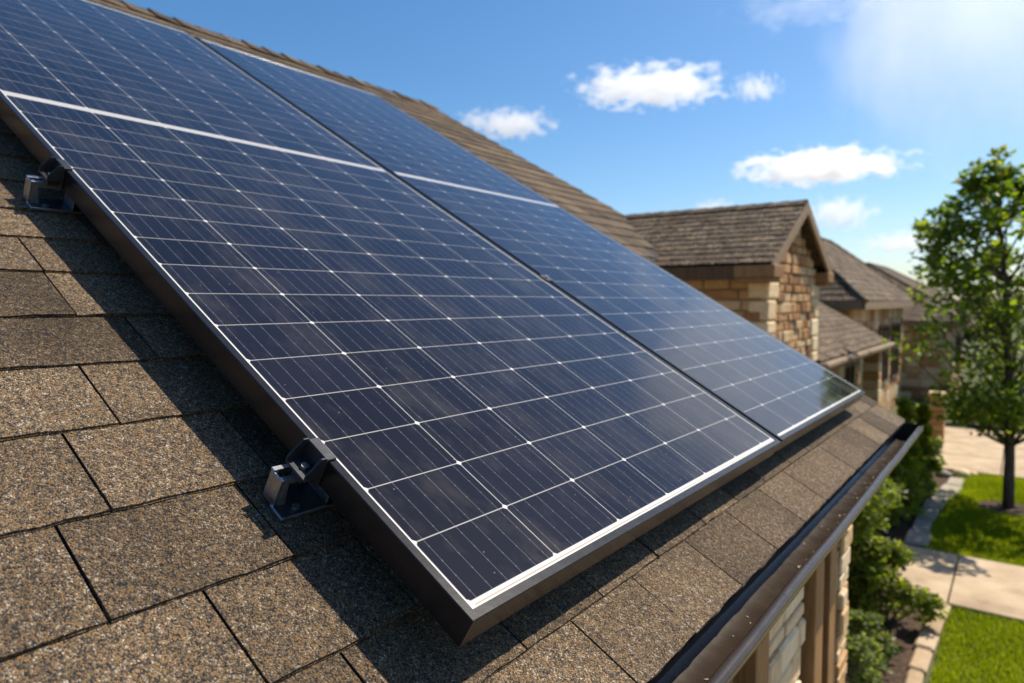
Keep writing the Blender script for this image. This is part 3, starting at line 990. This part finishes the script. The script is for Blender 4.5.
# window in the gable's side wall, under the deep eave
# ------------------------------------------------------------------ second house: big hip roof
def hip_house(name, label, x0, x1, y0, y1, ez_, pitch, seed, wallm, wins, expo=.2):
    t = thing(name, label, "house", ((x0 + x1) / 2, (y0 + y1) / 2, 0))
    hw = (x1 - x0) / 2
    rz = ez_ + hw * math.tan(pitch)
    xr = (x0 + x1) / 2
    ra, rb = y0 + hw, y1 - hw
    mb = MB()
    ld = hw / math.cos(pitch)
    cs, sn = math.cos(pitch), math.sin(pitch)
    n = max(3, round(ld / expo))
    rows = [ld * (1 - k / n) for k in range(n + 1)]
    rnd = random.Random(seed)
    for sg in (1, -1):       # long slopes
        dd, nn = V3(sg * cs, 0, -sn), V3(sg * sn, 0, cs)
        p = V3(xr, 0, rz)
        f_lo = lambda d: ra - d * cs
        f_hi = lambda d: rb + d * cs
        shingles(mb, p, V3(0, 1, 0), dd, nn, rows, f_lo, f_hi, .34, .02, .012, None, .35, .012, 2, rnd)
        e = dd * ld
        q = [V3(xr, ra, rz), V3(xr, rb, rz), V3(xr, y1, rz) + e, V3(xr, y0, rz) + e]
        mb.face([v - nn * .003 for v in q], .2)
    for sg, yr in ((-1, ra), (1, rb)):      # hip ends
        dd, nn = V3(0, sg * cs, -sn), V3(0, sg * sn, cs)
        p = V3(xr, yr, rz)
        shingles(mb, p, V3(1, 0, 0), dd, nn, rows, lambda d: -d * cs, lambda d: d * cs, .34, .02, .012, None, .35, .012, 2, rnd)
        e = dd * ld
        mb.face([p - nn * .003, p + e + V3(hw, 0, 0) - nn * .003, p + e - V3(hw, 0, 0) - nn * .003], .2)
    ro = part(mb, "roof", M['shingle_far'], t)
    mb = MB()      # hip and ridge caps
    lines = [(V3(xr, ra, rz), V3(xr, rb, rz)), (V3(xr, ra, rz), V3(x0, y0, ez_)), (V3(xr, ra, rz), V3(x1, y0, ez_)), (V3(xr, rb, rz), V3(x0, y1, ez_)), (V3(xr, rb, rz), V3(x1, y1, ez_))]
    for a, b in lines:
        k = max(2, int((b - a).length / .28))
        for j in range(k):
            p, q = a.lerp(b, j / k), a.lerp(b, (j + 1.15) / k)
            mb.tube([p + V3(0, 0, .0), q + V3(0, 0, .012)], [.055, .06], 6, rnd.random())
    part(mb, "ridge_cap", M['shingle_far'], ro)
    mb = MB()
    mb.box((x1 - .04, y0, ez_ - .19), (.05, 0, 0), (0, y1 - y0, 0), (0, 0, .17), .5, .005)
    mb.box((x0 - .01, y0, ez_ - .19), (.05, 0, 0), (0, y1 - y0, 0), (0, 0, .17), .5, .005)
    mb.box((x0 + .05, y0 - .01, ez_ - .19), (x1 - x0 - .1, 0, 0), (0, .05, 0), (0, 0, .17), .5, .005)
    mb.box((x0 + .05, y1 - .04, ez_ - .19), (x1 - x0 - .1, 0, 0), (0, .05, 0), (0, 0, .17), .5, .005)
    part(mb, "fascia", M['board'], t)
    mb = MB()
    mb.box((x0 + .06, y0 + .06, ez_ - .17), (x1 - x0 - .12, 0, 0), (0, y1 - y0 - .12, 0), (0, 0, .03))
    part(mb, "soffit", M['darkwood'], t)
    mb, mo = MB(), MB()
    ov = .4
    rs = random.Random(seed + 1)
    stone_wall(mb, mo, (x1 - ov, y0 + ov, 0), (0, 1, 0), (1, 0, 0), y1 - y0 - 2 * ov, 0, ez_ - .17, None, rs, .16, .34, .3, .7, .04, .1, 1)
    stone_wall(mb, mo, (x0 + ov, y0 + ov, 0), (1, 0, 0), (0, -1, 0), x1 - x0 - 2 * ov, 0, ez_ - .17, None, rs, .16, .34, .3, .7, .04, .1, 1)
    mo.face([V3(x0 + ov, y0 + ov, 0), V3(x0 + ov, y1 - ov, 0), V3(x0 + ov, y1 - ov, ez_ - .17), V3(x0 + ov, y0 + ov, ez_ - .17)])
    mo.face([V3(x0 + ov, y1 - ov, 0), V3(x1 - ov, y1 - ov, 0), V3(x1 - ov, y1 - ov, ez_ - .17), V3(x0 + ov, y1 - ov, ez_ - .17)])
    o = part(mb, "wall", wallm, t)
    part(mo, "mortar", M['mortar'], o)
    for (a, b, c, d) in wins:
        window(t, x1 - ov + .02, a, b, c, d)
    return t
hip_house("hip_roof_house", "house with a tall brown hip roof rising behind the stone gable", -7.0, -2.65, 13.6 + 2.4, 25.2, H + .02, R(40), 51, M['stone'],
          [(17.5, 18.9, 1.0, 2.5), (20.3, 21.7, 1.0, 2.5), (22.6, 23.8, 1.0, 2.5)])
hip_house("hip_roof_house", "farthest house, its low dark roof just showing left of the tree", -10.5, -3.2, 38, 52, H + .0, R(30), 52, M['stone'],
          [(40, 41.5, 1, 2.4), (45, 46.5, 1, 2.4)], .3)

hip_house("stone_garage", "low stone garage with a shallow hip roof, half hidden by the lawn tree", -5.4, -1.35, 25.6, 31.0, H - .62, R(24), 53, M['stone'],
          [(27.0, 28.6, 1.0, 2.0)])
# gate pillar by the driveway
pl = thing("stone_pillar", "short brown stone pillar standing at the driveway edge beside the tree", "pillar", (-1.42, 17.7, 0))
mb = MB(); rs = random.Random(61); z = 0
while z < 1.08:
    h = rs.uniform(.12, .2)
    mb.box((-.14, -.14, z + .004), (.28, 0, 0), (0, .28, 0), (0, 0, h - .008), rs.uniform(.05, .6), .015)
    z += h
mb.build("shaft", M['stone'], pl)
mb = MB(); mb.box((-.18, -.18, z), (.36, 0, 0), (0, .36, 0), (0, 0, .07), .5, .02)
mb.build("capstone", M['cream'], pl)

# ------------------------------------------------------------------ plants
def leaf(mb, p, size, rnd, tone, up=.35):
    d = V3(rnd.gauss(0, 1), rnd.gauss(0, 1), rnd.gauss(0, .7)).normalized()
    s = d.cross(V3(rnd.gauss(0, .6), rnd.gauss(0, .6), 1)).normalized()
    nn = s.cross(d)
    w_ = size * .34
    a, b = p, p + d * size
    mid = p + d * size * .45 - nn * size * .08
    mb.face([a, mid + s * w_, b], tone)
    mb.face([a, b, mid - s * w_], tone)


def crown(mb, rnd, clumps, per, size, spread):
    for c, r, tb in clumps:
        for k in range(per):
            while True:
                q = V3(rnd.uniform(-1, 1), rnd.uniform(-1, 1), rnd.uniform(-1, 1))
                if q.length < 1: break
            q = q.normalized() * (q.length ** .6)
            leaf(mb, c + V3(q.x * r, q.y * r, q.z * r * .8), size * rnd.uniform(.7, 1.3), rnd, min(1, max(0, tb + rnd.gauss(0, .2))))


def tree(name, label, cat, base, height, rad, zc0, seed, n_cl, per, size, m, group=None, cone=True, lean=0):
    rnd = random.Random(seed)
    t = thing(name, label, cat, base, group)
    mb = MB()
    n = 9
    pts = [V3(lean * (k / n) ** 2 + rnd.uniform(-.02, .02) * k / n, rnd.uniform(-.02, .02) * k / n, height * .92 * k / n) for k in range(n + 1)]
    rb = .0135 * height
    mb.tube(pts, [rb * (1 - .85 * k / n) + .006 for k in range(n + 1)], 9)
    clumps = []
    def env(f):       # radius of the crown at share f of its height
        return rad * (math.sin(math.pi * min(1, max(0, f)) ** .62) ** .75 if cone else math.sin(math.pi * f) ** .5)
    for k in range(n_cl):
        f = rnd.random() ** 1.15 * .97 + .01
        z = zc0 + (height - zc0) * f
        a = rnd.uniform(0, 6.283)
        rr_ = env(f) * math.sqrt(rnd.random()) * rnd.uniform(.72, 1.12)
        c = V3(math.cos(a) * rr_ + lean * f, math.sin(a) * rr_, z)
        r = rad * rnd.uniform(.10, .21) * (1.1 - .62 * f)
        clumps.append((c, r, rnd.uniform(.25, .75)))
        if k % 2 == 0:     # a limb out to this clump
            z0 = max(zc0 * .75, z - rr_ * .9 - .15)
            p0 = V3(lean * (z0 / height) ** 2, 0, z0)
            md = p0.lerp(c, .5) + V3(0, 0, -.06)
            mb.tube([p0, md, c], [.010 * height * .35, .010 * height * .22, .004], 5)
    mb.build("trunk", M['bark'], t, True)
    mb = MB()
    crown(mb, rnd, clumps, per, size, 1)
    mb.build("crown", m, t)
    return t
tree("shade_tree", "young leafy green tree standing in the lawn at the right", "tree", TREE, 5.55, 1.78, 1.3, 71, 185, 58, .105, M['leaf'], lean=-.34)
far = [
       (2.6, 34, 6.0, 2.4, "tall green tree beyond the driveway, on the far right"),
       (-2.0, 46, 5.4, 2.6, "distant green tree past the hip roof house"),
       (5.5, 27, 5.4, 2.2, "broad green tree beyond the driveway, outside right of the lawn")]
for k, (x, y, h, r, lb) in enumerate(far):
    tree("background_tree", lb, "tree", (x, y, 0), h, r, 1.2, 80 + k, 60, 60, .26, M['leaf_dark'], "trees beyond the driveway", False)


def shrub(name, label, base, rx, ry, h, seed, n_cl, per, size, m, group, shape='round'):
    rnd = random.Random(seed)
    t = thing(name, label, "shrub", base, group)
    mb, st = MB(), MB()
    cl = []
    for k in range(n_cl):
        f = rnd.random()
        a = rnd.uniform(0, 6.283)
        if shape == 'round': e = math.sqrt(max(0, 1 - (f * 1.7 - .7) ** 2))
        elif shape == 'cone': e = (1 - f) ** .8 + .08
        else: e = .55 + .6 * f
        q = rnd.random() ** .4 * rnd.uniform(.8, 1.1)
        c = V3(math.cos(a) * rx * e * q, math.sin(a) * ry * e * q, .06 + h * f * .95)
        cl.append((c, rnd.uniform(.2, .34) * min(rx, ry) * (1.0 if shape == 'cone' else 1), rnd.uniform(.2, .8)))
        if k % 3 == 0:
            st.tube([V3(c.x * .15, c.y * .15, 0), V3(c.x * .6, c.y * .6, c.z * .6), c], [.012, .008, .003], 5)
    st.build("stems", M['bark'], t)
    crown(mb, rnd, cl, per, size, 1)
    mb.build("foliage", m, t)
    return t
SG = "shrubs planted in the front bed"
shrub("leafy_shrub", "tall dense green shrub touching the corner of the stone pier", (-1.44, 7.5, 0), .5, .46, 1.36, 91, 64, 95, .062, M['leaf_bush'], SG, 'up')
shrub("leafy_shrub", "rounded green shrub at the walkway corner, in front of the tall one", (-1.0, 7.5, 0), .40, .38, .80, 92, 48, 95, .058, M['leaf_bush'], SG)
shrub("leafy_shrub", "dark green shrub tucked behind the rounded one beside the walkway end", (-1.72, 8.7, 0), .42, .45, 1.0, 93, 36, 80, .08, M['leaf_dark'], SG)
shrub("leafy_shrub", "bushy green shrub first in the bed past the walkway", (-1.5, 10.9, 0), .44, .45, .95, 94, 36, 80, .08, M['leaf_bush'], SG)
shrub("leafy_shrub", "bright green mound shrub near the bed's stone edge past the walkway", (-1.45, 12.2, 0), .45, .4, .85, 95, 36, 80, .085, M['leaf_bush'], SG)
shrub("leafy_shrub", "green shrub farthest along the bed, close to the driveway", (-1.45, 13.9, 0), .45, .5, .9, 96, 36, 70, .09, M['leaf_bush'], SG)
shrub("upright_conifer", "lime green upright conifer rising past the gutter's end", (-1.36, 11.5, 0), .30, .30, 1.75, 97, 60, 90, .07, M['leaf_lime'], "lime conifers by the porch", 'cone')
shrub("upright_conifer", "shorter lime green conifer just right of the taller one", (-1.24, 12.9, 0), .28, .28, 1.55, 98, 56, 80, .07, M['leaf_lime'], "lime conifers by the porch", 'cone')
PG = "low plants in the mulch bed"
for k, (x, y, r, h, lb) in enumerate([(-1.0, 6.5, .26, .40, "pale low plant in the mulch, closest to the rounded shrub"),
                                      (-1.0, 5.95, .28, .42, "pale low plant at the bottom edge of the photo beside the wall"),
                                      (-1.3, 6.75, .18, .3, "small pale plant half hidden by the house wall"),
                                      (-.84, 5.75, .15, .2, "smallest pale plant, next to the cream edging stones")]):
    shrub("low_plant", lb, (x, y, 0), r, r, h, 110 + k, 14, 60, .055, M['leaf_pale'], PG)
shrub("clipped_hedge", "dark low hedge across the driveway under the tree", (.8, 21.3, 0), 2.6, .45, .8, 120, 150, 60, .11, M['leaf_dark'], None)

# edging stones
def edging(path, m, group, labels, name, wd=.16, hh=.1, seed=5):
    rnd = random.Random(seed)
    for k in range(len(path) - 1):
        a, b = V3(*path[k], 0), V3(*path[k + 1], 0)
        d = (b - a)
        L_ = d.length
        d.normalize()
        s = V3(-d.y, d.x, 0)
        mb = MB()
        ww = wd * rnd.uniform(.85, 1.15)
        t = mb
        mb.box(d * .012 - s * ww / 2, d * (L_ - .024), s * ww, V3(0, 0, hh * rnd.uniform(.85, 1.15)), rnd.random(), .02)
        o = mb.build(name, m)
        o.location = a
        o.rotation_euler = (0, 0, rnd.uniform(-.03, .03))
        tag(o, labels[k], "edging stone", group)
near = [(-.55, 8.24), (-.575, 7.86), (-.59, 7.42), (-.60, 7.05), (-.615, 6.60), (-.62, 6.2), (-.62, 5.75), (-.62, 5.3)]
ordn = ["cream edging stone touching the walkway", "cream edging stone one before the walkway end stone", "cream edging stone beside the rounded shrub", "third cream edging stone back from the walkway end stone",
        "fourth cream edging stone back from the walkway end stone", "cream edging stone at the lower frame edge", "nearest cream edging stone, below the photo's lower edge"]
edging(near, M['edge'], "cream stones edging the lawn", ordn, "edging_stone", .14, .075)
farp = [(-1.0, 10.12), (-1.02, 10.75), (-1.02, 11.35), (-1.0, 12.0), (-.97, 12.6), (-.9, 13.2), (-.84, 13.8), (-.82, 14.4)]
ordf = ["grey flat border stone starting at the walkway's far side", "grey flat border stone second from the walkway", "grey flat border stone beside the first shrub past the walkway", "grey flat border stone beside the bright mound shrub",
        "grey flat border stone just past the mound shrub", "grey flat border stone third from the driveway", "grey flat border stone closest to the driveway"]
edging(farp, M['flag'], "grey stones edging the far bed", ordf, "border_stone", .26, .06, 6)
for k, (x, y, s_, lb) in enumerate([(-.78, 14.75, .16, "rounded tan boulder at the far corner of the bed"), (-1.05, 14.6, .13, "small grey boulder left of the rounded tan one"), (-.62, 14.95, .1, "smallest boulder beside the driveway")]):
    rnd = random.Random(130 + k)
    mb = MB()
    n = 9
    rows_ = []
    for i in range(6):
        th = math.pi * i / 5
        rows_.append([V3(math.sin(th) * math.cos(6.283 * j / n) * s_ * rnd.uniform(.85, 1.1), math.sin(th) * math.sin(6.283 * j / n) * s_ * rnd.uniform(.85, 1.1), s_ * .4 + math.cos(th) * s_ * .6) for j in range(n)])
    Vv = [q for r in rows_ for q in r]
    F = [(i * n + j, (i + 1) * n + j, (i + 1) * n + (j + 1) % n, i * n + (j + 1) % n) for i in range(5) for j in range(n)]
    mb.quads(Vv, F)
    o = mb.build("boulder", M['flag'] if k == 1 else M['cream'], None, True)
    o.location = (x, y, 0)
    tag(o, lb, "boulder", "boulders at the end of the bed")

# ------------------------------------------------------------------ clouds far out over the houses
def cloud_mat(name, seed, dens, rough_scale):
    m = bpy.data.materials.new(name)
    m.use_nodes = True
    n = m.node_tree
    L = n.links.new
    n.nodes.remove(n.nodes["Principled BSDF"])
    pv = N(n, "ShaderNodeVolumePrincipled")
    pv.inputs["Color"].default_value = (1, 1, 1, 1)
    pv.inputs["Anisotropy"].default_value = .55
    tc = N(n, "ShaderNodeTexCoord")
    # object space: the unit ball; noise in stretched space
    ln = N(n, "ShaderNodeVectorMath", operation='LENGTH')
    L(tc.outputs["Object"], ln.inputs[0])
    ad = N(n, "ShaderNodeVectorMath", operation='ADD')
    L(tc.outputs["Object"], ad.inputs[0])
    ad.inputs[1].default_value = (seed * 3.7, seed * 1.9, seed * .7)
    ml = N(n, "ShaderNodeVectorMath", operation='MULTIPLY')
    L(ad.outputs[0], ml.inputs[0])
    ml.inputs[1].default_value = (4.6, 4.0, 1.5)
    nz = N(n, "ShaderNodeTexNoise", i_Scale=rough_scale)
    nz.inputs["Detail"].default_value = 8
    nz.inputs["Roughness"].default_value = .64
    L(ml.outputs[0], nz.inputs["Vector"])
    f = math_node(n, 'SUBTRACT', math_node(n, 'MULTIPLY_ADD', nz.outputs[0], 3.2, -.98), ln.outputs["Value"])
    f = math_node(n, 'MULTIPLY', f, 4.0)
    f.node.use_clamp = True
    L(math_node(n, 'MULTIPLY', f, dens), pv.inputs["Density"])
    L(pv.outputs[0], n.nodes["Material Output"].inputs["Volume"])
    return m
import bmesh
def cloud(px, py, wpx, hpx, dist, seed, dens, label, rs=1.0):
    x, y = (px - 512) / 681.85, -(py - 341.5) / 681.85
    d = cam.rotation_euler.to_matrix() @ V3(x, y, -1)
    p = cam.location + d * dist
    me = bpy.data.meshes.new("cloud")
    bm = bmesh.new()
    bmesh.ops.create_icosphere(bm, subdivisions=3, radius=1)
    bm.to_mesh(me); bm.free()
    o = bpy.data.objects.new("cloud", me)
    COL.objects.link(o)
    o.location = p
    w_ = wpx / 681.85 * dist / 2
    o.scale = (w_, w_ * .8, hpx / 681.85 * dist / 2)
    o.rotation_euler = (0, 0, R(36.7))
    me.materials.append(cloud_mat("cloud_vapour", seed, dens, rs))
    tag(o, label, "cloud", "small white clouds")
D_ = .02
cloud(650, 88, 190, 36, 2500, 1, D_, "long white cloud highest over the roof ridge")
cloud(757, 88, 60, 34, 2500, 2, D_ * .7, "small white puff beside the long cloud")
cloud(508, 124, 122, 34, 2700, 3, D_ * .7, "white cloud lowest on the left, just above the roof slope")
cloud(822, 167, 205, 38, 2900, 4, D_, "widest white cloud above the gable peak and the tree")
cloud(838, 214, 90, 44, 3400, 5, D_ * .45, "faint wispy cloud between the gable and the tree")
cloud(714, 208, 60, 22, 3400, 6, D_ * .5, "tiny cloud low over the gable's ridge")
cloud(905, 243, 110, 30, 3600, 7, D_ * .35, "thin cloud bank just over the far roofs")
cloud(1000, 0, 560, 360, 2400, 8, .0007, "broad thin veil added in the top right corner as a stand-in for sun glare", .3)  # added veil, whitens this corner of the sky in place of the sun's glare
cloud(800, 8, 170, 34, 2600, 9, .0013, "faint streak of cloud at the top edge of the sky", .8)
